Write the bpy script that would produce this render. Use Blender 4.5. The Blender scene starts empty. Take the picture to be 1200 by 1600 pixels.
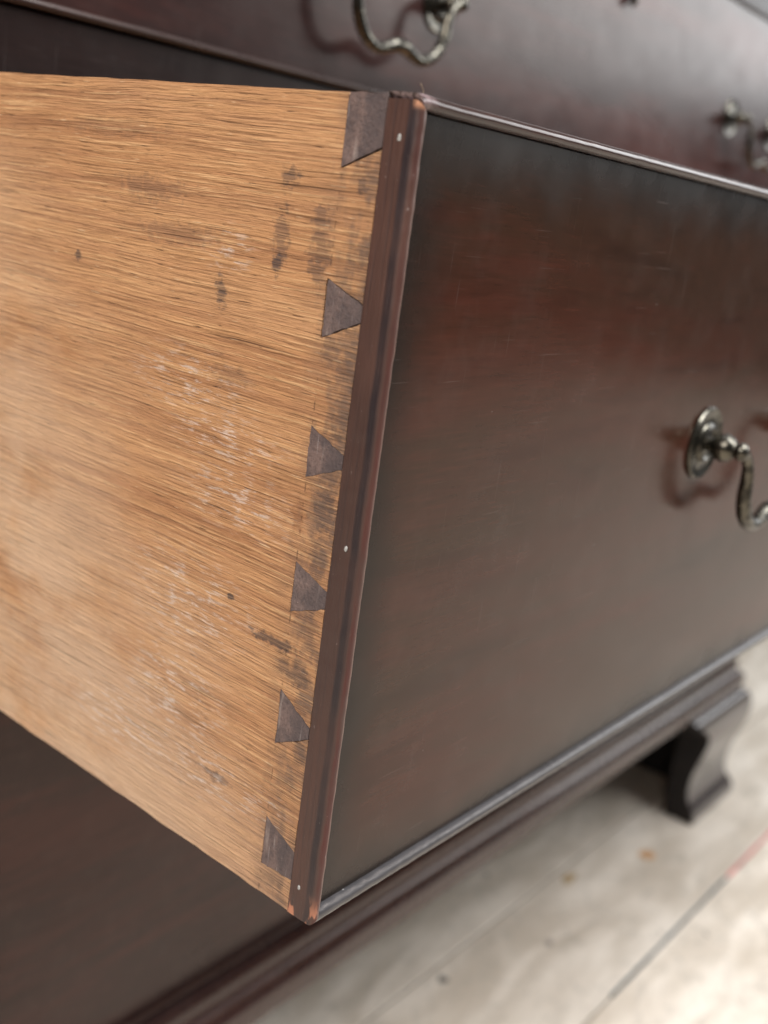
import bpy, bmesh, math, random
from mathutils import Vector, Matrix, noise
from mathutils.geometry import tessellate_polygon
random.seed(7)
S = bpy.context.scene
C = S.collection
ZF = 0.545                       # the open drawer's bottom stands this far above the floor

# ------------------------------------------------------------ camera
cam = bpy.data.cameras.new('camera'); co = bpy.data.objects.new('camera', cam); C.objects.link(co)
right = Vector((0.6322, -0.7636, 0.1312)); down = Vector((-0.1341, -0.2746, -0.9521)); fwd = Vector((0.7631, 0.5843, -0.2760))
fwd.normalize(); right = (right - fwd*right.dot(fwd)).normalized(); up = right.cross(fwd)
m = Matrix((( right.x, up.x, -fwd.x), (right.y, up.y, -fwd.y), (right.z, up.z, -fwd.z))).to_4x4()
m.translation = Vector((-0.2254, -0.1784, 0.2223 + ZF))
co.matrix_world = m
cam.sensor_fit = 'VERTICAL'; cam.lens = 35; cam.sensor_height = 35*1600/1658.8; cam.sensor_width = 24
cam.clip_start = 0.02; cam.clip_end = 200
cam.dof.use_dof = True; cam.dof.focus_distance = 0.325; cam.dof.aperture_fstop = 35/4.6; cam.dof.aperture_blades = 0
S.camera = co

# ------------------------------------------------------------ light
w = bpy.data.worlds.new('World'); S.world = w; w.use_nodes = True
bg = w.node_tree.nodes['Background']; bg.inputs[0].default_value = (0.72, 0.72, 0.74, 1); bg.inputs[1].default_value = 0.085
def area(name, loc, target, size, power, col, sy=None):
    l = bpy.data.lights.new(name, 'AREA'); l.energy = power; l.color = col; l.shape = 'RECTANGLE'; l.size = size; l.size_y = sy or size
    o = bpy.data.objects.new(name, l); C.objects.link(o); o.location = loc
    o.rotation_euler = (Vector(target) - Vector(loc)).to_track_quat('-Z', 'Y').to_euler()
    return o
area('doorway_light', (5.4, -2.4, 2.75), (0.8, 0, 0.5), 3.6, 150, (0.95, 0.98, 1.0), 2.4)
area('overhead_light', (1.0, -1.3, 3.3), (0.8, 0, 0.0), 2.0, 180, (0.93, 0.965, 1.0))
area('left_window_light', (-1.9, -0.5, 2.5), (0, 0.1, 0.65), 1.6, 98, (1.0, 0.965, 0.93))
S.view_settings.view_transform = 'Standard'; S.view_settings.look = 'None'; S.view_settings.exposure = 0; S.view_settings.gamma = 1
S.render.engine = 'CYCLES'
S.cycles.use_denoising = True
S.cycles.max_bounces = 8

# ------------------------------------------------------------ material helpers
class NT:
    def __init__(s, name):
        s.m = bpy.data.materials.new(name); s.m.use_nodes = True; s.t = s.m.node_tree
        s.b = s.t.nodes['Principled BSDF']; s.tc = s.t.nodes.new('ShaderNodeTexCoord')
    def n(s, typ, **k):
        x = s.t.nodes.new(typ)
        for a, b in k.items(): setattr(x, a, b)
        return x
    def put(s, sock, v):
        if isinstance(v, bpy.types.NodeSocket): s.t.links.new(v, sock)
        elif isinstance(v, (int, float)) and sock.type in ('RGBA',): sock.default_value = (v, v, v, 1)
        elif isinstance(v, tuple) and sock.type == 'RGBA': sock.default_value = (*v, 1) if len(v) == 3 else v
        else: sock.default_value = v
    def math(s, op, a, b=0.0, c=None, clamp=False):
        x = s.n('ShaderNodeMath', operation=op, use_clamp=clamp); s.put(x.inputs[0], a); s.put(x.inputs[1], b)
        if c is not None: s.put(x.inputs[2], c)
        return x.outputs[0]
    def mul(s, a, b): return s.math('MULTIPLY', a, b)
    def add(s, a, b): return s.math('ADD', a, b)
    def sub(s, a, b): return s.math('SUBTRACT', a, b)
    def vec(s, scale, src=None, loc=(0, 0, 0), rot=(0, 0, 0)):
        x = s.n('ShaderNodeMapping'); s.put(x.inputs[0], src or s.tc.outputs['Object'])
        x.inputs['Scale'].default_value = scale; x.inputs['Location'].default_value = loc; x.inputs['Rotation'].default_value = rot
        return x.outputs[0]
    def noise(s, v, scale=1, detail=3, rough=0.5, dist=0.0):
        x = s.n('ShaderNodeTexNoise'); s.put(x.inputs['Vector'], v); x.inputs['Scale'].default_value = scale
        x.inputs['Detail'].default_value = detail; x.inputs['Roughness'].default_value = rough; x.inputs['Distortion'].default_value = dist
        return x.outputs['Fac']
    def ramp(s, v, a, b, lo=0.0, hi=1.0, smooth=True):
        x = s.n('ShaderNodeMapRange', interpolation_type='SMOOTHSTEP' if smooth else 'LINEAR'); s.put(x.inputs[0], v)
        for i, q in enumerate((a, b, lo, hi)): x.inputs[1+i].default_value = q
        return x.outputs[0]
    def mix(s, f, a, b, blend='MIX'):
        x = s.n('ShaderNodeMix', data_type='RGBA', blend_type=blend); s.put(x.inputs[0], f); s.put(x.inputs[6], a); s.put(x.inputs[7], b)
        return x.outputs[2]
    def xyz(s, src=None):
        x = s.n('ShaderNodeSeparateXYZ'); s.put(x.inputs[0], src or s.tc.outputs['Object']); return x.outputs
    def bump(s, h, dist, strength=1.0, normal=None):
        x = s.n('ShaderNodeBump'); s.put(x.inputs['Height'], h); x.inputs['Distance'].default_value = dist; s.put(x.inputs['Strength'], strength)
        if normal: s.put(x.inputs['Normal'], normal)
        return x.outputs[0]
    def out(s, col=None, rough=None, normal=None, spec=None, metal=None, coat=None, coatr=None):
        for k, v in (('Base Color', col), ('Roughness', rough), ('Normal', normal), ('Specular IOR Level', spec), ('Metallic', metal), ('Coat Weight', coat), ('Coat Roughness', coatr)):
            if v is not None: s.put(s.b.inputs[k], v)
        return s.m

def oak():
    t = NT('oak'); P = t.xyz(); y, z = P[1], P[2]
    # gentle waviness of the grain
    wv = t.noise(t.vec((1, 7, 20)), 1, 2, 0.5)
    wv2 = t.noise(t.vec((1, 40, 90), loc=(3, 1, 2)), 1, 2, 0.5)
    zz = t.add(z, t.add(t.mul(t.sub(wv, .5), 0.005), t.mul(t.sub(wv2, .5), 0.0007)))
    cb = t.n('ShaderNodeCombineXYZ'); t.put(cb.inputs[0], P[0]); t.put(cb.inputs[1], y); t.put(cb.inputs[2], zz); g = cb.outputs[0]
    broad = t.noise(t.vec((8, 4, 45), g), 1, 3, 0.5)
    cloud = t.noise(t.vec((8, 18, 26), loc=(1.3, 2, 0)), 1, 4, 0.6)
    med = t.noise(t.vec((30, 5, 330), g, loc=(2, 0, 9)), 1, 3, 0.55)
    fine = t.noise(t.vec((60, 20, 1250), g), 1, 4, 0.62)
    fine2 = t.noise(t.vec((60, 40, 2300), g, loc=(4, 4, 4)), 1, 2, 0.5)
    dash = t.noise(t.vec((60, 95, 1700), g, loc=(9, 4, 1)), 1, 2, 0.5)
    col = t.mix(t.ramp(broad, .30, .70), (0.450, 0.208, 0.094), (0.61, 0.320, 0.156))
    col = t.mix(t.mul(t.ramp(med, .40, .60), .38), col, (0.68, 0.365, 0.165))
    col = t.mix(t.mul(t.ramp(med, .44, .34), .35), col, (0.33, 0.155, 0.075))
    col = t.mix(t.mul(t.ramp(cloud, .52, .78), .38), col, (0.44, 0.225, 0.125))
    pore = t.ramp(fine, .45, .36)
    col = t.mix(t.mul(pore, .50), col, (0.20, 0.090, 0.042))
    col = t.mix(t.mul(t.ramp(fine, .55, .64), .55), col, (0.86, 0.53, 0.27))
    col = t.mix(t.mul(t.ramp(fine2, .44, .34), .40), col, (0.19, 0.090, 0.045))
    col = t.mix(t.mul(t.ramp(dash, .33, .27), .85), col, (0.085, 0.040, 0.022))
    col = t.mix(t.mul(t.ramp(dash, .68, .74), .70), col, (0.84, 0.60, 0.37))
    # long cracks between the rings
    crk = t.noise(t.vec((30, 9, 520), g, loc=(7, 3, 1)), 1, 3, 0.5)
    crack = t.mul(t.ramp(crk, .325, .28), t.ramp(cloud, .35, .55))
    col = t.mix(t.mul(crack, .70), col, (0.11, 0.05, 0.026))
    # brighter light on the board's lower left, painted into the colour
    d1 = t.ramp(t.add(t.mul(y, 1.0), t.mul(z, -0.9)), -.06, 0.12)
    col = t.mix(t.mul(t.mul(d1, t.ramp(cloud, .25, .60)), .60), col, (0.78, 0.575, 0.41))
    # scuffs of white chalky dust along the grain
    sc = t.noise(t.vec((40, 110, 620), g, loc=(1, 8, 2)), 1, 4, 0.72)
    band = None
    for (cy, cz, ry, rz) in ((.080, .160, .030, .012), (.060, .146, .030, .010), (.052, .128, .03, .012), (.066, .203, .012, .008), (.070, .088, .035, .020), (.075, .052, .03, .022), (.055, .030, .03, .012), (.024, .030, .01, .01), (.10, .03, .035, .015)):
        a = t.math('POWER', t.math('DIVIDE', t.sub(y, cy), ry), 2); b = t.math('POWER', t.math('DIVIDE', t.sub(z, cz), rz), 2)
        r = t.ramp(t.math('SQRT', t.add(a, b)), 1.25, 0.2)
        band = r if band is None else t.math('MAXIMUM', band, r)
    scm = t.mul(t.ramp(sc, .51, .64), band)
    col = t.mix(t.mul(scm, .62), col, (0.78, 0.66, 0.58))
    # stains: blue-grey iron and dark ink marks, with ragged edges along the grain
    rag = t.noise(t.vec((60, 190, 420), g, loc=(5, 5, 5)), 1, 4, 0.7)
    rag2 = t.noise(t.vec((60, 420, 300), loc=(2, 5, 5)), 1, 3, 0.6)
    rr = t.add(t.mul(t.sub(rag, .5), 3.0), t.mul(t.sub(rag2, .5), 1.6))
    def blobs(lst):
        m_ = None
        for (cy, cz, ry, rz, k) in lst:
            a = t.math('POWER', t.math('DIVIDE', t.sub(y, cy), ry), 2); b = t.math('POWER', t.math('DIVIDE', t.sub(z, cz), rz), 2)
            r = t.mul(t.ramp(t.add(t.math('SQRT', t.add(a, b)), rr), 1.15, 0.45), k)
            m_ = r if m_ is None else t.math('MAXIMUM', m_, r)
        return m_
    ink = blobs([(.0447, .2095, .0035, .010, .6), (.0455, .2020, .0022, .004, .95), (.0433, .2265, .004, .003, .7), (.0300, .2150, .004, .006, .55), (.0168, .2263, .0022, .003, .8),
                 (.0290, .2040, .0032, .007, .6), (.0680, .1905, .003, .005, .75), (.1416, .1918, .0024, .002, .9), (.0105, .204, .006, .007, .35), (.013, .2085, .003, .005, .5),
                 (.105, .2175, .018, .004, .35), (.0125, .190, .007, .004, .5), (.0130, .1757, .006, .006, .45), (.0135, .1650, .004, .008, .45),
                 (.0150, .150, .005, .012, .7), (.0160, .135, .0045, .009, .8), (.0165, .120, .004, .007, .7), (.0290, .2070, .0045, .009, .6), (.0210, .1800, .004, .004, .5), (.0170, .098, .005, .006, .5), (.0140, .0560, .003, .006, .5), (.0300, .0880, .011, .0022, .95), (.0185, .0810, .006, .004, .75), (.0150, .0925, .003, .006, .4),
                 (.0510, .0960, .002, .0012, .9), (.0245, .082, .004, .003, .6), (.060, .166, .012, .003, .3), (.050, .031, .008, .002, .6), (.0150, .049, .004, .008, .3), (.016, .071, .004, .004, .45), (.09, .205, .02, .004, .3), (.125, .235, .03, .003, .22)])
    col = t.mix(t.mul(ink, t.ramp(fine, .35, .62, .95, .62)), col, (0.046, 0.044, 0.052))
    warm = blobs([(.0262, .1302, .0035, .0050, .9), (.0275, .070, .003, .002, .4)])
    col = t.mix(t.mul(warm, .5), col, (0.27, 0.10, 0.04))
    # handling grime close to the joint, a scribed line at the shoulder of the pins
    near = t.ramp(y, .037, .010)
    gr = t.noise(t.vec((60, 70, 900), g, loc=(8, 1, 5)), 1, 4, 0.7); gc = t.noise(t.vec((60, 120, 70), loc=(2, 2, 8)), 1, 3, .6)
    col = t.mix(t.mul(t.mul(near, t.ramp(gc, .40, .60)), t.ramp(gr, .36, .56, .25, .78)), col, (0.115, 0.088, 0.078))
    col = t.mix(t.mul(near, .22), col, (0.22, 0.12, 0.075))
    wob = t.mul(t.sub(t.noise(t.vec((1, 1, 60)), 1, 2), .5), .0006)
    line = t.math('ABSOLUTE', t.sub(t.add(y, wob), .0246))
    lm = t.mul(t.ramp(line, .00028, .00010), t.ramp(t.noise(t.vec((1, 1, 240), loc=(0, 0, 3)), 1, 2), .47, .62))
    col = t.mix(t.mul(lm, .40), col, (0.10, 0.06, 0.045))
    # saw and plane marks across the grain
    saw = t.noise(t.vec((60, 900, 26), loc=(0, 2, 2)), 1, 2, 0.5)
    h = t.add(t.add(t.mul(fine, 1.1), t.mul(fine2, .45)), t.add(t.mul(dash, .5), t.mul(saw, .10)))
    h = t.sub(h, t.add(t.mul(crack, .5), t.mul(lm, .3)))
    nrm = t.bump(h, .0015, 1.0)
    return t.out(col, t.ramp(fine, .3, .7, .62, .80), nrm, .28)

def mahog(name, base=(0.034, 0.0160, 0.0095), red=(0.056, 0.0160, 0.0098), grime=(0.0076, 0.0068, 0.0058), axis='x', W=None, H=None, rough=.15, dust=.5, coat=.0, redamt=1.0, matte=0.0, spec=.31):
    t = NT(name); P = t.xyz()
    sc = {'x': (2.4, 9, 21), 'z': (14, 14, 3)}[axis]
    fs = {'x': (60, 300, 700), 'z': (500, 500, 26)}[axis]
    a = t.noise(t.vec(sc), 1, 4, .55, .6); b = t.noise(t.vec(fs), 1, 4, .6); c = t.noise(t.vec(tuple(q*4 for q in sc), loc=(4, 2, 7)), 1, 3, .6, .4)
    col = t.mix(t.mul(t.ramp(t.add(t.mul(a, .75), t.mul(c, .25)), .42, .66), redamt), base, red)
    col = t.mix(t.mul(t.ramp(b, .50, .70), .13), col, tuple(min(1, q*1.8) for q in red))
    col = t.mix(t.mul(t.ramp(b, .46, .34), .22), col, tuple(q*.55 for q in base))
    col = t.mix(t.mul(t.ramp(c, .50, .72), .45), col, tuple(q*.42 for q in base))
    gm = None
    if H:                                         # old wax and dirt gathered along the edges of the panel
        e = t.math('MINIMUM', t.math('MINIMUM', P[2], t.sub(H, P[2])), t.mul(P[0], .9))
        e = t.add(e, t.mul(t.sub(t.noise(t.vec((22, 22, 22)), 1, 3), .5), .022))
        gm = t.ramp(e, .026, .001)
        col = t.mix(t.mul(gm, .88), col, grime)
    # dust specks
    v = t.n('ShaderNodeTexVoronoi', feature='F1'); t.put(v.inputs['Vector'], t.vec((230, 230, 230))); v.inputs['Scale'].default_value = 1
    pick = t.n('ShaderNodeSeparateColor'); t.put(pick.inputs[0], v.outputs['Color'])
    spk = t.mul(t.ramp(v.outputs['Distance'], .085, .045), t.ramp(pick.outputs[0], .90, .93))
    spk = t.mul(spk, t.ramp(t.noise(t.vec((30, 30, 30), loc=(1, 1, 5)), 1, 2), .44, .60))
    col = t.mix(t.mul(spk, dust), col, (0.55, 0.53, 0.50))
    film = t.noise(t.vec((60, 60, 45), loc=(2, 7, 1)), 1, 5, .65)
    col = t.mix(t.ramp(film, .45, .8, 0, .025), col, (0.30, 0.27, 0.25))
    # hairline scratches
    s1 = t.noise(t.vec((26, 26, 1500), rot=(0, .35, 0)), 1, 2, .4); s2 = t.noise(t.vec((1500, 26, 30), rot=(0, -.18, 0)), 1, 2, .4)
    scr = t.math('MAXIMUM', t.ramp(s1, .70, .76), t.ramp(s2, .70, .76))
    col = t.mix(t.mul(scr, .10), col, (0.30, 0.26, 0.24))
    r = t.add(t.ramp(t.noise(t.vec((35, 35, 35), loc=(9, 2, 2)), 1, 5, .6), .3, .75, rough, rough + .07), t.add(t.mul(spk, .4), matte))
    if gm: r = t.add(r, t.mul(gm, .10))
    h = t.add(t.add(t.mul(b, .04), t.mul(t.noise(t.vec((26, 26, 34)), 1, 2), .6)), t.mul(spk, .6))
    n = t.bump(h, .00028, .7)
    t.b.inputs['Specular Tint'].default_value = (1.0, .84, .74, 1)
    return t.out(col, r, n, spec, coat=coat, coatr=.16)

def bead_top_mat():
    m_ = mahog('mahogany_top_bead', base=(0.036, 0.019, 0.016), red=(0.075, 0.024, 0.017), rough=.20, dust=.5, coat=.35)
    nt = m_.node_tree; b_ = nt.nodes['Principled BSDF']; src = b_.inputs['Base Color'].links[0].from_socket
    tc = nt.nodes.new('ShaderNodeTexCoord'); sx = nt.nodes.new('ShaderNodeSeparateXYZ'); nt.links.new(tc.outputs['Object'], sx.inputs[0])
    nz = nt.nodes.new('ShaderNodeTexNoise'); nz.inputs['Scale'].default_value = 420; nt.links.new(tc.outputs['Object'], nz.inputs['Vector'])
    mr = nt.nodes.new('ShaderNodeMapRange'); nt.links.new(sx.outputs[0], mr.inputs[0]); mr.inputs[1].default_value = .008; mr.inputs[2].default_value = .0005
    mr2 = nt.nodes.new('ShaderNodeMapRange'); nt.links.new(nz.outputs['Fac'], mr2.inputs[0]); mr2.inputs[1].default_value = .38; mr2.inputs[2].default_value = .58
    mu = nt.nodes.new('ShaderNodeMath'); mu.operation = 'MULTIPLY'; nt.links.new(mr.outputs[0], mu.inputs[0]); nt.links.new(mr2.outputs[0], mu.inputs[1])
    mx = nt.nodes.new('ShaderNodeMix'); mx.data_type = 'RGBA'; nt.links.new(mu.outputs[0], mx.inputs[0]); nt.links.new(src, mx.inputs[6]); mx.inputs[7].default_value = (0.27, 0.19, 0.19, 1)
    nt.links.new(mx.outputs[2], b_.inputs['Base Color'])
    return m_
def strip_mat():                                  # the narrow cockbead nailed to the front's left edge
    t = NT('side_bead_wood'); P = t.xyz()
    b = t.noise(t.vec((900, 900, 26)), 1, 4, .6); a = t.noise(t.vec((60, 60, 16)), 1, 4, .6)
    col = t.mix(t.ramp(a, .35, .7), (0.056, 0.027, 0.021), (0.084, 0.036, 0.025))
    col = t.mix(t.mul(t.ramp(b, .46, .34), .5), col, (0.030, 0.017, 0.017))
    # dark band along the quirk, a worn red arris on the nose
    wob = t.mul(t.sub(t.noise(t.vec((10, 10, 55)), 1, 3), .5), .0018)
    yy = t.add(P[1], wob)
    upz = t.ramp(P[2], .10, .22)
    dark = t.mul(t.ramp(yy, .0046, .0036), t.ramp(yy, .0008, .0022))
    col = t.mix(t.mul(t.mul(dark, t.ramp(t.noise(t.vec((20, 20, 40), loc=(6, 1, 1)), 1, 3), .3, .6, .5, 1)), .85), col, (0.014, 0.009, 0.012))
    redm = t.mul(t.ramp(yy, .0012, .0004), t.mul(t.ramp(t.noise(t.vec((90, 90, 28), loc=(3, 3, 3)), 1, 3), .36, .60), t.ramp(upz, 0, 1, 1, .45)))
    col = t.mix(t.mul(redm, .85), col, (0.070, 0.012, 0.009))
    col = t.mix(t.mul(t.mul(t.ramp(P[0], .0016, .0027), t.ramp(yy, .0014, .0008)), .60), col, (0.20, 0.12, 0.09))
    chip = t.mul(t.ramp(P[2], .012, .0005), t.ramp(t.noise(t.vec((260, 260, 90), loc=(0, 4, 1)), 1, 3), .52, .60))
    col = t.mix(t.mul(chip, .9), col, (0.50, 0.20, 0.11))
    chip2 = t.mul(t.mul(t.ramp(P[2], .2460, .2486), t.ramp(P[1], .0034, .0014)), t.ramp(t.noise(t.vec((260, 260, 160), loc=(0, 4, 1)), 1, 3), .36, .46))
    col = t.mix(t.mul(chip2, .95), col, (0.62, 0.30, 0.17))
    sp = t.ramp(t.noise(t.vec((700, 700, 500)), 1, 3, .6), .68, .76)
    col = t.mix(t.mul(sp, .35), col, (0.45, 0.38, 0.36))
    n = t.bump(t.add(t.mul(b, .6), t.noise(t.vec((160, 160, 70)), 1, 4, .6)), .0006, .8)
    return t.out(col, t.ramp(a, .3, .7, .38, .55), n, .45, coat=.15, coatr=.3)

def pin_mat():                                    # end grain of the front's pins
    t = NT('pin_end_grain')
    a = t.noise(t.vec((90, 170, 130)), 1, 4, .65); b = t.noise(t.vec((900, 900, 900)), 1, 3, .7)
    col = t.mix(t.ramp(a, .35, .68), (0.100, 0.070, 0.066), (0.185, 0.122, 0.106))
    oi = t.n('ShaderNodeObjectInfo').outputs['Random']
    col = t.mix(t.mul(oi, .32), col, (0.170, 0.128, 0.118))
    col = t.mix(t.mul(t.ramp(b, .50, .36), .35), col, (0.045, 0.028, 0.029))
    col = t.mix(t.mul(t.ramp(b, .60, .72), .35), col, (0.36, 0.25, 0.21))
    s = t.noise(t.vec((900, 260, 40), rot=(.6, 0, 0)), 1, 2, .5)
    col = t.mix(t.mul(t.ramp(s, .62, .70), .35), col, (0.42, 0.34, 0.30))
    P = t.xyz(); gy = t.add(P[1], t.mul(t.sub(a, .5), .012))
    col = t.mix(t.mul(t.ramp(gy, .0215, .0165), .45), col, (0.060, 0.050, 0.054))
    s2 = t.noise(t.vec((300, 1100, 60), rot=(-.85, 0, 0), loc=(3, 3, 3)), 1, 2, .5)
    col = t.mix(t.mul(t.ramp(s2, .64, .70), .40), col, (0.40, 0.34, 0.32))
    n = t.bump(t.add(b, t.add(a, t.mul(s, .4))), .0007, .8)
    return t.out(col, .62, n, .35)

def brass():
    t = NT('tarnished_brass')
    a = t.noise(t.vec((180, 180, 180)), 1, 4, .6); b = t.noise(t.vec((900, 900, 900)), 1, 2, .6)
    col = t.mix(t.ramp(a, .40, .62), (0.050, 0.045, 0.037), (0.135, 0.122, 0.096))
    n = t.bump(t.add(a, t.mul(b, .1)), .00012, .5)
    return t.out(col, t.ramp(a, .35, .7, .30, .20), n, metal=.95)

def floor_mat(name, tone, k=1.0):
    t = NT(name)
    wv = t.noise(t.vec((3, 9, 1)), 1, 3, .6)
    a = t.noise(t.vec((5, 17, 1), loc=tone), 1, 5, .6, .8); b = t.noise(t.vec((70, 600, 1)), 1, 3, .6); c = t.noise(t.vec((19, 26, 1), loc=(4, tone[1], 1)), 1, 4, .55)
    col = t.mix(t.ramp(a, .35, .68), (0.53*k, 0.455*k, 0.370*k), (0.76*k, 0.680*k, 0.585*k))
    col = t.mix(t.mul(t.ramp(c, .56, .74), .55), col, (0.36, 0.315, 0.26))
    col = t.mix(t.mul(t.ramp(b, .5, .36), .18), col, (0.35, 0.30, 0.25))
    sp = t.noise(t.vec((60, 60, 1), loc=tone), 1, 2, .5)
    col = t.mix(t.mul(t.ramp(sp, .71, .77), .8), col, (0.15, 0.12, 0.10))
    v = t.noise(t.vec((11, 15, 1), loc=(tone[1], 3, 2), rot=(0, 0, .5)), 1, 4, .55, 1.2)
    vein = t.ramp(t.math('ABSOLUTE', t.sub(v, .5)), .018, .002)
    col = t.mix(t.mul(vein, .35), col, (0.33, 0.30, 0.26))
    n = t.bump(t.add(a, t.mul(b, .3)), .0012, .5)
    return t.out(col, t.ramp(a, .3, .7, .50, .64), n, .3)

def plain(name, col, rough=.6, metal=0, var=.25, sc=60):
    t = NT(name); a = t.noise(t.vec((sc, sc, sc)), 1, 4, .6)
    c = t.mix(t.ramp(a, .35, .68), tuple(q*(1-var) for q in col), tuple(min(1, q*(1+var)) for q in col))
    return t.out(c, rough, t.bump(a, .0004, .5), metal=metal)

M_oak = oak()
M_front = mahog('mahogany_front', H=.246, W=1.19)
M_wide = mahog('mahogany_closed_front', base=(0.027, 0.0145, 0.0135), red=(0.060, 0.021, 0.017), dust=.1, rough=.20, spec=.30)
M_rail = mahog('mahogany_rail', base=(0.011, 0.0075, 0.0075), red=(0.018, 0.010, 0.009), dust=.15, rough=.30, spec=.22, coat=0)  # base darkened: the shade of the gap is put into the colour
M_bead = mahog('mahogany_bead', base=(0.028, 0.016, 0.014), red=(0.050, 0.020, 0.015), rough=.26, dust=.4, coat=.15)
M_worn_sheen = mahog('worn_sheen_mahogany_bead', base=(0.040, 0.038, 0.040), red=(0.075, 0.070, 0.074), rough=.30, dust=1.0, coat=.15, spec=.5)  # rubbed wood, with the grey-blue highlight painted into the base colour
M_foot = mahog('mahogany_foot', base=(0.020, 0.015, 0.016), red=(0.030, 0.019, 0.019), rough=.18, dust=0, coat=.55, spec=.40)
M_strip = strip_mat(); M_pin = pin_mat(); M_brass = brass()
M_pine = plain('aged_pine', (0.30, 0.20, 0.12)); M_filler = plain('white_filler', (0.42, 0.41, 0.39), .7, sc=900)
M_steel = plain('dark_iron', (0.05, 0.045, 0.04), .5, .6)

# ------------------------------------------------------------ object helpers
def empty(name, loc, label, cat, group=None):
    o = bpy.data.objects.new(name, None); C.objects.link(o); o.location = (loc[0], loc[1], loc[2] + ZF)
    o['label'] = label; o['category'] = cat
    if group: o['group'] = group
    o.empty_display_size = .02
    return o
def world_loc(p):
    v = Vector((0, 0, 0))
    while p: v += p.location; p = p.parent
    return v
def mesh(name, bm, mat, parent=None, smooth=False, local=False, angle=None):
    """bm in the drawer frame (z = 0 at the open drawer's bottom) unless local"""
    bmesh.ops.recalc_face_normals(bm, faces=bm.faces)
    me = bpy.data.meshes.new(name); bm.to_mesh(me); bm.free()
    if mat: me.materials.append(mat)
    if smooth:
        for p in me.polygons: p.use_smooth = True
    o = bpy.data.objects.new(name, me); C.objects.link(o)
    if not local:
        off = Vector((0, 0, ZF)) - (world_loc(parent) if parent else Vector((0, 0, 0)))
        me.transform(Matrix.Translation(off))
    o.parent = parent
    if angle:
        mo = o.modifiers.new('smooth', 'EDGE_SPLIT'); mo.split_angle = math.radians(angle)
    return o
def box(a, b, bev=0.0, seg=2):
    bm = bmesh.new(); bmesh.ops.create_cube(bm, size=1)
    for v in bm.verts: v.co = Vector([(a[i]+b[i])/2 + v.co[i]*(b[i]-a[i]) for i in range(3)])
    if bev: bmesh.ops.bevel(bm, geom=bm.edges[:], offset=bev, segments=seg, affect='EDGES', profile=.5)
    return bm
def prism(poly, frame, a, b):
    """poly: 2D outline, frame(u, v, w) -> xyz, extruded from w = a to w = b"""
    bm = bmesh.new(); n = len(poly)
    A = [bm.verts.new(frame(u, v, a)) for u, v in poly]; B = [bm.verts.new(frame(u, v, b)) for u, v in poly]
    for t in tessellate_polygon([[Vector((u, v, 0)) for u, v in poly]]):
        try: bm.faces.new([A[i] for i in t]); bm.faces.new([B[i] for i in reversed(t)])
        except ValueError: pass
    for i in range(n): bm.faces.new([A[i], A[(i+1) % n], B[(i+1) % n], B[i]])
    return bm
def sweep(prof, frame, ts, jit=0.0, js=200.0, seed=0.0, closed=True):
    """profile swept along straight parameter values ts with slight wear"""
    bm = bmesh.new(); rings = []
    for t in ts:
        r = []
        for (u, v) in prof:
            p = Vector(frame(u, v, t))
            if jit:
                q = p*js + Vector((seed, seed, seed)); p += Vector(noise.noise_vector(q))*jit
            r.append(bm.verts.new(p))
        rings.append(r)
    n = len(prof)
    for a, b in zip(rings, rings[1:]):
        for i in range(n if closed else n-1): bm.faces.new([a[i], a[(i+1) % n], b[(i+1) % n], b[i]])
    for r in (rings[0], rings[-1]):
        cc = Vector((0, 0, 0))
        for v in r: cc += v.co
        c = bm.verts.new(cc/n)
        for i in range(n): bm.faces.new([r[i], r[(i+1) % n], c])
    return bm
def lathe(prof, n=40):
    """profile (radius, out) turned about the -Y axis"""
    bm = bmesh.new(); rings = []
    for r, d in prof:
        if r < 1e-6: rings.append([bm.verts.new((0, -d, 0))])
        else: rings.append([bm.verts.new((r*math.cos(2*math.pi*k/n), -d, r*math.sin(2*math.pi*k/n))) for k in range(n)])
    for a, b in zip(rings, rings[1:]):
        for k in range(n):
            q = [a[k % len(a)], a[(k+1) % n % len(a)] if len(a) > 1 else a[0], b[(k+1) % n % len(b)] if len(b) > 1 else b[0], b[k % len(b)]]
            q2 = []
            for v in q:
                if v not in q2: q2.append(v)
            if len(q2) > 2: bm.faces.new(q2)
    return bm
def catmull(pts, n=8):
    out = []; P = [pts[0]] + list(pts) + [pts[-1]]
    for i in range(1, len(P)-2):
        for k in range(n):
            t = k/n; a, b, c, d = [Vector(q) for q in P[i-1:i+3]]
            out.append(.5*((2*b) + (c-a)*t + (2*a-5*b+4*c-d)*t*t + (3*b-a-3*c+d)*t**3))
    out.append(Vector(pts[-1])); return out
def tube(pts, n=12):
    """pts: (x, y, z, radius)"""
    bm = bmesh.new(); pts = [Vector(p) for p in pts]; P = [p.to_3d() for p in pts]; rings = []
    nrm = None
    for i, p in enumerate(P):
        d = (P[min(i+1, len(P)-1)] - P[max(i-1, 0)]).normalized()
        if nrm is None: nrm = d.orthogonal().normalized()
        nrm = (nrm - d*nrm.dot(d)).normalized(); bn = d.cross(nrm)
        rings.append([bm.verts.new(p + pts[i][3]*(nrm*math.cos(2*math.pi*k/n) + bn*math.sin(2*math.pi*k/n))) for k in range(n)])
    for a, b in zip(rings, rings[1:]):
        for k in range(n): bm.faces.new([a[k], a[(k+1) % n], b[(k+1) % n], b[k]])
    for r in (rings[0], rings[-1]): bm.faces.new(r)
    return bm
def structure(o): o['kind'] = 'structure'; return o
def frange(a, b, n): return [a + (b-a)*i/n for i in range(n+1)]

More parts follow.
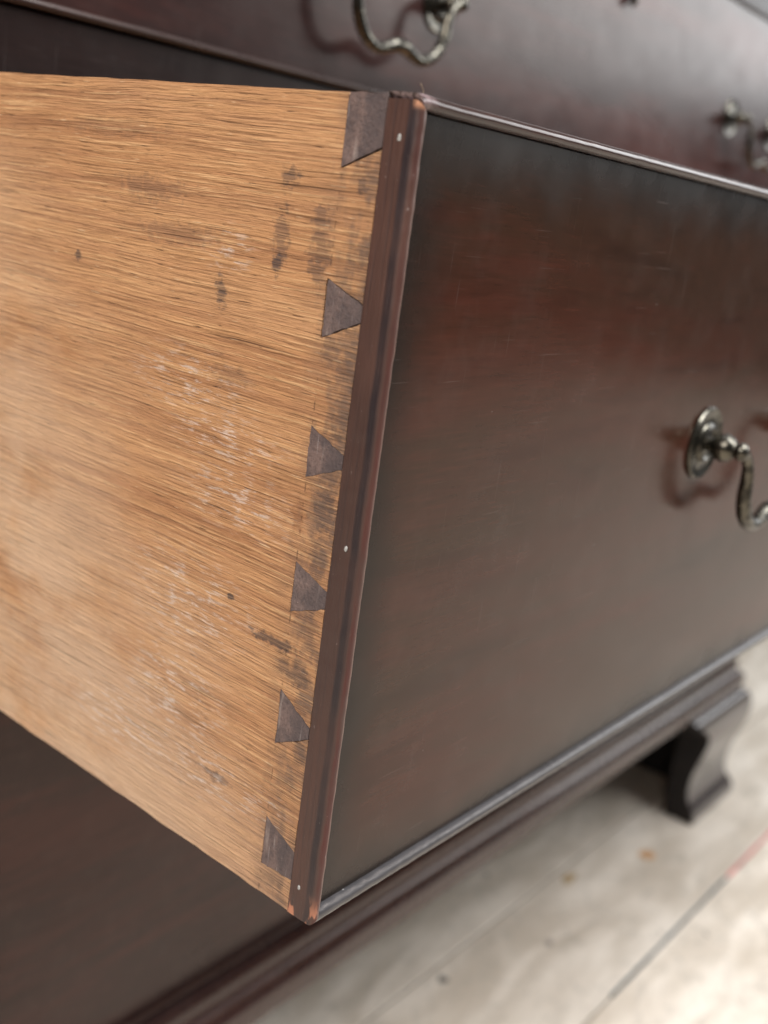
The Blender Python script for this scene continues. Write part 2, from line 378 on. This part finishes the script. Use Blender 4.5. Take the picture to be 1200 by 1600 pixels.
# ------------------------------------------------------------ floor: pale worn boards running along the chest
W = 1.19; YC = .277; ZFL = -ZF
ground = bpy.data.objects.new('floor', None); C.objects.link(ground); ground['kind'] = 'structure'
fm = [floor_mat('worn_pale_board', (0, 0, 0), .92), floor_mat('worn_cream_board', (5.3, 2.1, 0), .98), floor_mat('worn_grey_board', (9.1, 7.7, 0), .86), floor_mat('worn_dull_board', (3.1, 4.7, 0), .84)]
sb = mesh('subfloor', box((-6, -6, ZFL-.05), (7, 6, ZFL-.012)), M_pine, ground)
bounds = [.1544 + (k)*.1536 for k in range(-22, 24)]
for i, (a, b) in enumerate(zip(bounds, bounds[1:])):
    jy = random.uniform(-.0004, .0004); hz = ZFL + random.uniform(-.0012, 0)
    bd = mesh('floorboard', box((-5.5, a + .0014, ZFL-.012), (6.5, b - .0014, hz if abs(i-22) > 3 else ZFL - .0002), .0012, 1), fm[(1, 2, 3, 0, 1, 0)[(i - 21) % 6]], ground)
for nm, mt, xa, xb in (('dark_joint_gap', plain('blue_grey_dirt', (0.055, 0.075, 0.085), .9), .718, 1.032), ('red_joint_filler', plain('faded_red_paint', (0.50, 0.13, 0.13), .6), 1.040, 1.50)):
    bm = sweep([(-.0019, -.004), (.0019, -.004), (.0016, .0006), (-.0016, .0006)], lambda u, v, t: (t, .1544 + u, ZFL + v), frange(xa, xb, 40), .0009, 60)
    mesh(nm, bm, mt, ground)
rs = mesh('rust_stain', sweep([(.010*math.cos(q)*1.2, .010*math.sin(q)) for q in frange(0, 6.283, 16)[:-1]], lambda u, v, t: (.995+u, .248+v, ZFL+t), [0.0002, .0007], .002, 90), plain('rust', (0.45, 0.26, 0.13), .9), ground)

for nm, x_, y_, a_, b_, col_ in (('brown_stain', .865, .292, .013, .0055, (0.34, 0.24, 0.13)), ('dark_spot', .600, .292, .006, .006, (0.12, 0.11, 0.10)), ('dark_spot', .985, .040, .009, .004, (0.22, 0.21, 0.19)), ('dark_spot', .74, .245, .006, .004, (0.30, 0.26, 0.23))):
    rs = mesh(nm, sweep([(a_*math.cos(q)*(1+.25*math.sin(3*q+x_*40)), b_*math.sin(q)) for q in frange(0, 6.283, 20)[:-1]], lambda u, v, t: (x_+u, y_+v, ZFL+t), [0.0002, .0008], .002, 90), plain(nm, col_, .9), ground)

# ------------------------------------------------------------ swan-neck handle (a part of its drawer)
ROSE = [(0, 0.0002), (.0168, .0002), (.0170, .0010), (.0163, .0019), (.0150, .0018), (.0142, .0013), (.0110, .0013), (.0098, .0015), (.0088, .0028), (.0074, .0032), (.0062, .0024), (.0048, .0026), (.0030, .0028)]
POST = [(.0032, .0020), (.0032, .0045), (.0044, .0058), (.0060, .0078), (.0066, .0102), (.0061, .0128), (.0046, .0148), (.0034, .0156), (.0036, .0165), (.0042, .0178), (.0041, .0194), (.0030, .0208), (.0012, .0216), (0, .0217)]
rose_me = post_me = bail_me = None
SP = .112
def handle(drawer, x, z, face_y):
    global rose_me, post_me, bail_me
    h = bpy.data.objects.new('swan_neck_handle', None); C.objects.link(h); h.parent = drawer
    h.location = Vector((x, face_y, z + ZF)) - drawer.location; h.empty_display_size = .01
    if rose_me is None:
        a = mesh('rose', lathe(ROSE), M_brass, h, True, True, 40); rose_me = a.data
        p = mesh('post', lathe(POST, 24), M_brass, h, True, True); post_me = p.data
        half = [(-.0035, -.0180, .0002, .0026), (.001, -.0182, .0002, .0028), (.0065, -.0184, -.0022, .0025), (.0115, -.0187, -.0075, .0026), (.0138, -.0190, -.0150, .0031), (.0152, -.0190, -.0225, .0035), (.0200, -.0190, -.0312, .0036),
                (.0275, -.0190, -.0370, .0034), (.0360, -.0190, -.0392, .0033), (.0445, -.0190, -.0372, .0036), (.0510, -.0190, -.0350, .0042), (.0560, -.0190, -.0344, .0044)]
        full = half + [(SP - q[0], q[1], q[2], q[3]) for q in reversed(half[:-1])]
        bl = mesh('bail', tube(catmull(full, 6), 14), M_brass, h, True, True); bail_me = bl.data
    else:
        for nm, me in (('rose', rose_me), ('post', post_me), ('bail', bail_me)):
            o = bpy.data.objects.new(nm, me); C.objects.link(o); o.parent = h
            if nm == 'rose': mo = o.modifiers.new('smooth', 'EDGE_SPLIT'); mo.split_angle = math.radians(40)
    for nm, me in (('rose', rose_me), ('post', post_me)):
        o = bpy.data.objects.new(nm, me); C.objects.link(o); o.parent = h; o.location = (SP, 0, 0)
        if nm == 'rose': mo = o.modifiers.new('smooth', 'EDGE_SPLIT'); mo.split_angle = math.radians(40)
    return h

# cockbead section: u across the bead (0 = outer face), v from the nose backwards
T = .0040
def bead_prof(depth=.0111):
    p = [(0, depth), (0, .0046), (.0001, .0040)]
    p += [(T/2 - T/2*math.cos(a), .0024 - .0024*math.sin(a)) for a in frange(.12, math.pi-.12, 8)]
    p += [(T, .0034), (T, depth)]
    return p

# ------------------------------------------------------------ the open drawer
D = empty('drawer', (0, 0, 0), 'open drawer pulled out, its oak side and dovetail joint facing the camera', 'drawer', 'drawers of the mahogany chest')
DW, DH, DL = W, .250, .52
Yb, Yf = .0248, .0113
pins = [(.2003, .1841, .1950, .1904), (.1584, .1429, .1525, .1484), (.1163, .1001, .1110, .1054), (.0738, .0550, .0659, .0622), (.0285, .0108, .0218, .0116)]
pinsx = [(.2035, .2012)]
g = .00012
# outline of the left side board with a notch for every pin (y, z)
out = [(DL, .0006)]
ybot = frange(DL, Yf, 90)[1:]
for y_ in ybot: out.append((y_, 0.0004 + .0005*noise.noise(Vector((y_*60, 3, 1))) + .0004*noise.noise(Vector((y_*240, 7, 1)))))
def edge(pa, pb, n, amp, sd):
    r = []
    for i in range(1, n):
        t = i/n; e = Vector((pb[0]-pa[0], pb[1]-pa[1])); nn = Vector((-e[1], e[0])).normalized()*amp*noise.noise(Vector((t*n*.7, sd, pa[1]*900)))
        r.append((pa[0]+e[0]*t+nn[0], pa[1]+e[1]*t+nn[1]))
    return r
def pin_outline(bt, bb, ft, fb, sd, grow=0.0):
    """ragged outline starting at the lower front corner, going round by the shoulder"""
    c = [(Yf, fb - grow), (Yb + grow, bb - grow), (Yb + grow, bt + grow), (Yf, ft + grow)]
    r = [c[0]]
    for k in range(3):
        r += edge(c[k], c[k+1], 9, .00045, sd + k) + [c[k+1]]
    return r
for k, (bt, bb, ft, fb) in enumerate(sorted(pins, key=lambda q: q[1])):
    prev = out[-1]; o_ = pin_outline(bt, bb, ft, fb, k*9.0, g + (.0003 if k == 4 else .0001 if k == 1 else 0))
    out += edge(prev, o_[0], 10, .00025, k + 40) + o_
top0 = (Yf, .2358)
out += edge(out[-1], top0, 10, .0002, 77) + [top0] + edge(top0, (Yb + .0002, .2300), 8, .00025, 5) + [(Yb + .0002, .2300)] + edge((Yb+.0002, .2300), (Yb+.0002, .2497), 8, .0002, 6) + [(Yb + .0002, .2497)]
for y_ in frange(Yb + .0002, DL, 60)[1:]: out.append((y_, .2496 + .0005*noise.noise(Vector((y_*50, 9, 1)))))
side = mesh('side_board', prism(out, lambda u, v, x: (x, u, v), .00005, .0120), M_oak, D)
side['label'] = 'left oak side board with dark stains and white scuffs'
# the same board on the far right, back and bottom of the drawer box
mesh('side_board', box((W-.012, Yf, 0), (W-.0001, DL, .2496), .0005), M_oak, D)
mesh('back_board', box((.0121, DL-.014, .012), (W-.0121, DL-.0005, .235), .0005), M_oak, D)
mesh('bottom_board', box((.0121, .0235, .006), (W-.0121, DL-.0145, .0115)), M_oak, D)
# pins (end grain of the front)
for k, (bt, bb, ft, fb) in enumerate(sorted(pins, key=lambda q: q[1])):
    mesh('dovetail_pin', prism(pin_outline(bt, bb, ft, fb, k*9.0), lambda u, v, x: (x, u, v), .00012 - .0002*(k % 2), .0121), M_pin, D)
hp = [(Yf, .2366)] + edge((Yf, .2366), (Yb, .2305), 8, .0003, 5) + [(Yb, .2305)] + edge((Yb, .2305), (Yb, .2492), 8, .0002, 6) + [(Yb - .0004, .2496), (.0205, .2500), (.0160, .2497), (Yf, .2502)]
o = mesh('dovetail_pin', prism(hp, lambda u, v, x: (x, u, v), -.0001, .0121), M_pin, D); o['label'] = 'wide half pin at the top corner'
# front board
mesh('drawer_front', box((T + .00005, .0030, T), (W - T - .00005, Yb - .0016, .250 - T), .0), M_front, D)
# cockbeads
bp = bead_prof()
o = mesh('side_bead', sweep(bp, lambda u, v, t: (u, v, min(max(t, u + .0001), .2488 - u)), frange(0, .2490, 300), .00016, 230), M_strip, D, True, angle=50)
o['label'] = 'left cockbead with worn red edge and filled nail holes'
mesh('side_bead', sweep(bp, lambda u, v, t: (W - u, v, t), frange(.0002, .2455, 4), 0), M_strip, D, True, angle=50)
xs = frange(.0001, .45, 360) + frange(.45, W-.0003, 60)[1:]
mesh('top_bead', sweep(bead_prof(.0112), lambda u, v, t: (max(t - .0002, u - .0013), v, .2504 - u + .0003*math.exp(-((t-.004)/.004)**2)), xs, .00009, 140, 3.0), bead_top_mat(), D, True, angle=50)
o = mesh('bottom_bead', sweep(bead_prof(.0105), lambda u, v, t: (max(t, u*.8 + .0002), v + .0001, u*1.22), xs, .00014, 320, 9.0), M_worn_sheen, D, True, angle=50)
o['label'] = 'rubbed bottom cockbead, its grey highlight put into the colour'
# loose fibre stuck at the corner
mesh('wood_fibre', tube([(.0040, .0030, .2500, .00012), (.0042, .0034, .2516, .0001), (.0036, .0036, .2524, .00009), (.0030, .0036, .2530, .00014)], 6), M_pine, D, True)
# nail heads filled with white
for (y_, z_, r_) in ((.0058, .2393, .00062), (.0060, .1262, .00060), (.0074, .0111, .00058)):
    bm = bmesh.new(); bmesh.ops.create_icosphere(bm, subdivisions=3, radius=1)
    for v in bm.verts:
        q = v.co * (1 + .25*noise.noise(v.co*2.0 + Vector((y_*900, z_*70, 0)))); v.co = Vector((-.0001 + q.x*r_*.35, y_ + q.y*r_, z_ + q.z*r_*1.45))
    mesh('nail_head', bm, M_filler, D, True)
handle(D, .2425, .1375, .0030); handle(D, W - .2425 - SP, .1375, .0030)

# ------------------------------------------------------------ the closed drawers
def closed(z0, z1, label, zh=None, mat=M_wide):
    d = empty('drawer', (0, YC, z0), label, 'drawer', 'drawers of the mahogany chest')
    mesh('drawer_front', box((T, YC, z0 + T), (W - T, YC + .022, z1 - T)), mat, d)
    y0 = YC - .0030
    n = frange(.0003, W - .0003, 60)
    mesh('top_bead', sweep(bead_prof(), lambda u, v, t: (t, y0 + v, z1 - u), n, .00015, 100), M_bead, d, True, angle=50)
    mesh('bottom_bead', sweep(bead_prof(), lambda u, v, t: (t, y0 + v, z0 + u), n, .00015, 100), M_bead, d, True, angle=50)
    for s in (0, 1):
        mesh('side_bead', sweep(bead_prof(), (lambda u, v, t: (u, y0 + v, t)) if s == 0 else (lambda u, v, t: (W - u, y0 + v, t)), frange(z0 + T, z1 - T, 20), .0001, 100), M_bead, d, True, angle=50)
        mesh('side_board', box((.0 if s == 0 else W - .012, YC + .0222, z0 + .002), (.012 if s == 0 else W, YC + .46, z1 - .006)), M_oak, d)
    if zh is not None:
        handle(d, .2425, zh, YC); handle(d, W - .2425 - SP, zh, YC)
    return d
up_d = closed(.2845, .4480, 'closed drawer above the open one, with two brass swan-neck handles and a key cover', .3475)
low_d = closed(-.3300, -.0300, 'deep closed bottom drawer in the shade under the open one')
# key cover: small plate and hanging drop
kz = .4150; kx = W/2
pl = mesh('escutcheon', prism([(.007*math.cos(q), .011*math.sin(q)) for q in frange(0, 6.283, 24)[:-1]], lambda u, v, y_: (kx + u, y_, kz + .004 + v), YC - .0012, YC), M_brass, up_d)
bm = lathe([(0, 0), (.0030, .0004), (.0046, .0022), (.0046, .0040), (.0030, .0056), (0, .0060)], 20)
for v in bm.verts: v.co = Vector((kx + v.co.x, YC - .0014 + v.co.y, kz - .011 + v.co.z*1.5))
mesh('key_cover', bm, M_brass, up_d, True)

# ------------------------------------------------------------ carcass
CH = empty('chest_of_drawers', (W/2, YC + .26, ZFL), 'dark mahogany chest of drawers on bracket feet standing on the pale floor', 'chest of drawers')
XL, XR = -.024, W + .024; YB = YC + .53; ZB = -.3735; ZT = .640
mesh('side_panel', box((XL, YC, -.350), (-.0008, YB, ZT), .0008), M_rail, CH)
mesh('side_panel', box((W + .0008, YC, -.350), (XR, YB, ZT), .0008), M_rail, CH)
mesh('back_panel', box((-.0006, YB - .012, -.350), (W + .0006, YB - .001, ZT - .001)), M_pine, CH)
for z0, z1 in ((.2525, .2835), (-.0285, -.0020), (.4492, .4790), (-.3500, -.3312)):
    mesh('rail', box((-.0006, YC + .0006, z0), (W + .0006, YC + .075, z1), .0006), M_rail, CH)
    mesh('drawer_divider', box((-.0006, YC + .0752, z0 + .004), (W + .0006, YB - .0125, z1 - .004)), M_pine, CH)
closed(.4802, .6200, 'closed top drawer, just out of the photo above the key cover')
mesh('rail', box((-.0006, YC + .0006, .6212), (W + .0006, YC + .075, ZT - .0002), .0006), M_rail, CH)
mesh('top', box((XL - .02, YC - .022, ZT + .0002), (XR + .02, YB + .005, ZT + .024), .006, 3), M_bead, CH)
# base moulding: small fillet, ovolo, flat
M_mould = mahog('mahogany_moulding', base=(0.028, 0.0165, 0.0160), red=(0.042, 0.020, 0.018), rough=.24, dust=0, coat=.10, spec=.40)
mp = [(.0003, -.3312), (-.0105, -.3312), (-.0132, -.3322), (-.0140, -.3345), (-.0138, -.3372), (-.0120, -.3380), (-.0122, -.3410), (-.0135, -.3445), (-.0160, -.3475), (-.0195, -.3492), (-.0197, -.3506), (-.0222, -.3512), (-.0238, -.3535), (-.0241, -.3600), (-.0241, -.3700), (-.0230, -.3735), (.0500, -.3735), (.0500, -.3505), (.0003, -.3505)]
mesh('base_moulding', sweep(mp, lambda u, v, t: (XL + t*(XR - XL) + (u if t == 0 else -u if t == 1 else 0)*(u < 0), YC + u, v), [0, .25, .5, .75, 1]), M_mould, CH, True, angle=25)
for s in (0, 1):
    mesh('base_moulding', sweep(mp, lambda u, v, t, s=s: ((XL + u if s == 0 else XR - u), YC + (u if (t == 0 and u < 0) else (u if t == 0 else 0)) + t*(YB - YC), v), [0, .3, .6, 1]), M_mould, CH, True, angle=25)
# ogee bracket feet: profile (outwards, z); front and side bracket mitred at the corner
fp = [(-.0200, ZB - .0003), (-.0290, ZB - .0030), (-.0345, ZB - .0100), (-.0378, ZB - .0210), (-.0387, ZB - .0330), (-.0380, ZB - .0460), (-.0350, ZB - .0610), (-.0305, ZB - .0780), (-.0268, ZB - .0960), (-.0253, ZB - .1120), (-.0258, ZB - .1260), (-.0285, ZB - .1370),
      (-.0330, ZB - .1450), (-.0375, ZB - .1520), (-.0397, ZB - .1600), (-.0395, ZFL + .0005)]
def dense(p): return [tuple(v)[:2] for v in catmull([(a, b, 0) for a, b in p], 5)]
fpd = dense(fp)
M_dark = plain('near_black_matte_wood', (0.010, 0.007, 0.006), .8)  # near-black colour for the free ends and inner faces of the brackets
def bracket(cx, sx, along):
    """cx: corner x, sx: +1 grows to +X; along 'x' or 'y'"""
    L = .118; th = .022
    bm = bmesh.new()
    ts = frange(0, 1, 14); rows = []
    for (u, z_) in fpd:
        f = (ZB - z_)/(ZB - ZFL)
        # the free end is sawn to a curve: wide on top, waist, wider at the pad
        L1 = .101 + .050*math.exp(-(f/.13)**2) + .008*math.sin(f*math.pi)
        inner = u + th if u + th > .004 else .004
        row = []
        for du in (u, inner):
            for t in ts:
                a = du + t*(L1 - du)
                row.append(bm.verts.new((cx + sx*a, YC + du, z_) if along == 'x' else (cx + sx*du, YC + a, z_)))
        rows.append(row)
    n = len(ts)
    for a, b in zip(rows, rows[1:]):
        for k in range(n-1):
            bm.faces.new([a[k], a[k+1], b[k+1], b[k]]); bm.faces.new([a[n+k+1], a[n+k], b[n+k], b[n+k+1]]).material_index = 1
        bm.faces.new([a[n-1], a[2*n-1], b[2*n-1], b[n-1]]).material_index = 1; bm.faces.new([a[0], b[0], b[n], a[n]])
    for r in (rows[0], rows[-1]):
        for k in range(n-1): bm.faces.new([r[k], r[n+k], r[n+k+1], r[k+1]])
    return bm
for cx, sx in ((XL, 1), (XR, -1)):
    ft = bpy.data.objects.new('bracket_foot', None); C.objects.link(ft); ft.parent = CH; ft.location = Vector((cx, YC, 0)) - CH.location; ft.empty_display_size = .01
    for nm, al in (('front_bracket', 'x'), ('side_bracket', 'y')):
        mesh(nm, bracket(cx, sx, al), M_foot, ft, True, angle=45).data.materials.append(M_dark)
for s in (0, 1):
    mesh('bracket_foot', box((XL + .004 if s == 0 else XR - .028, YB - .15, ZFL + .0005), (XL + .028 if s == 0 else XR - .004, YB - .004, ZB - .0003), .002), M_foot, CH)
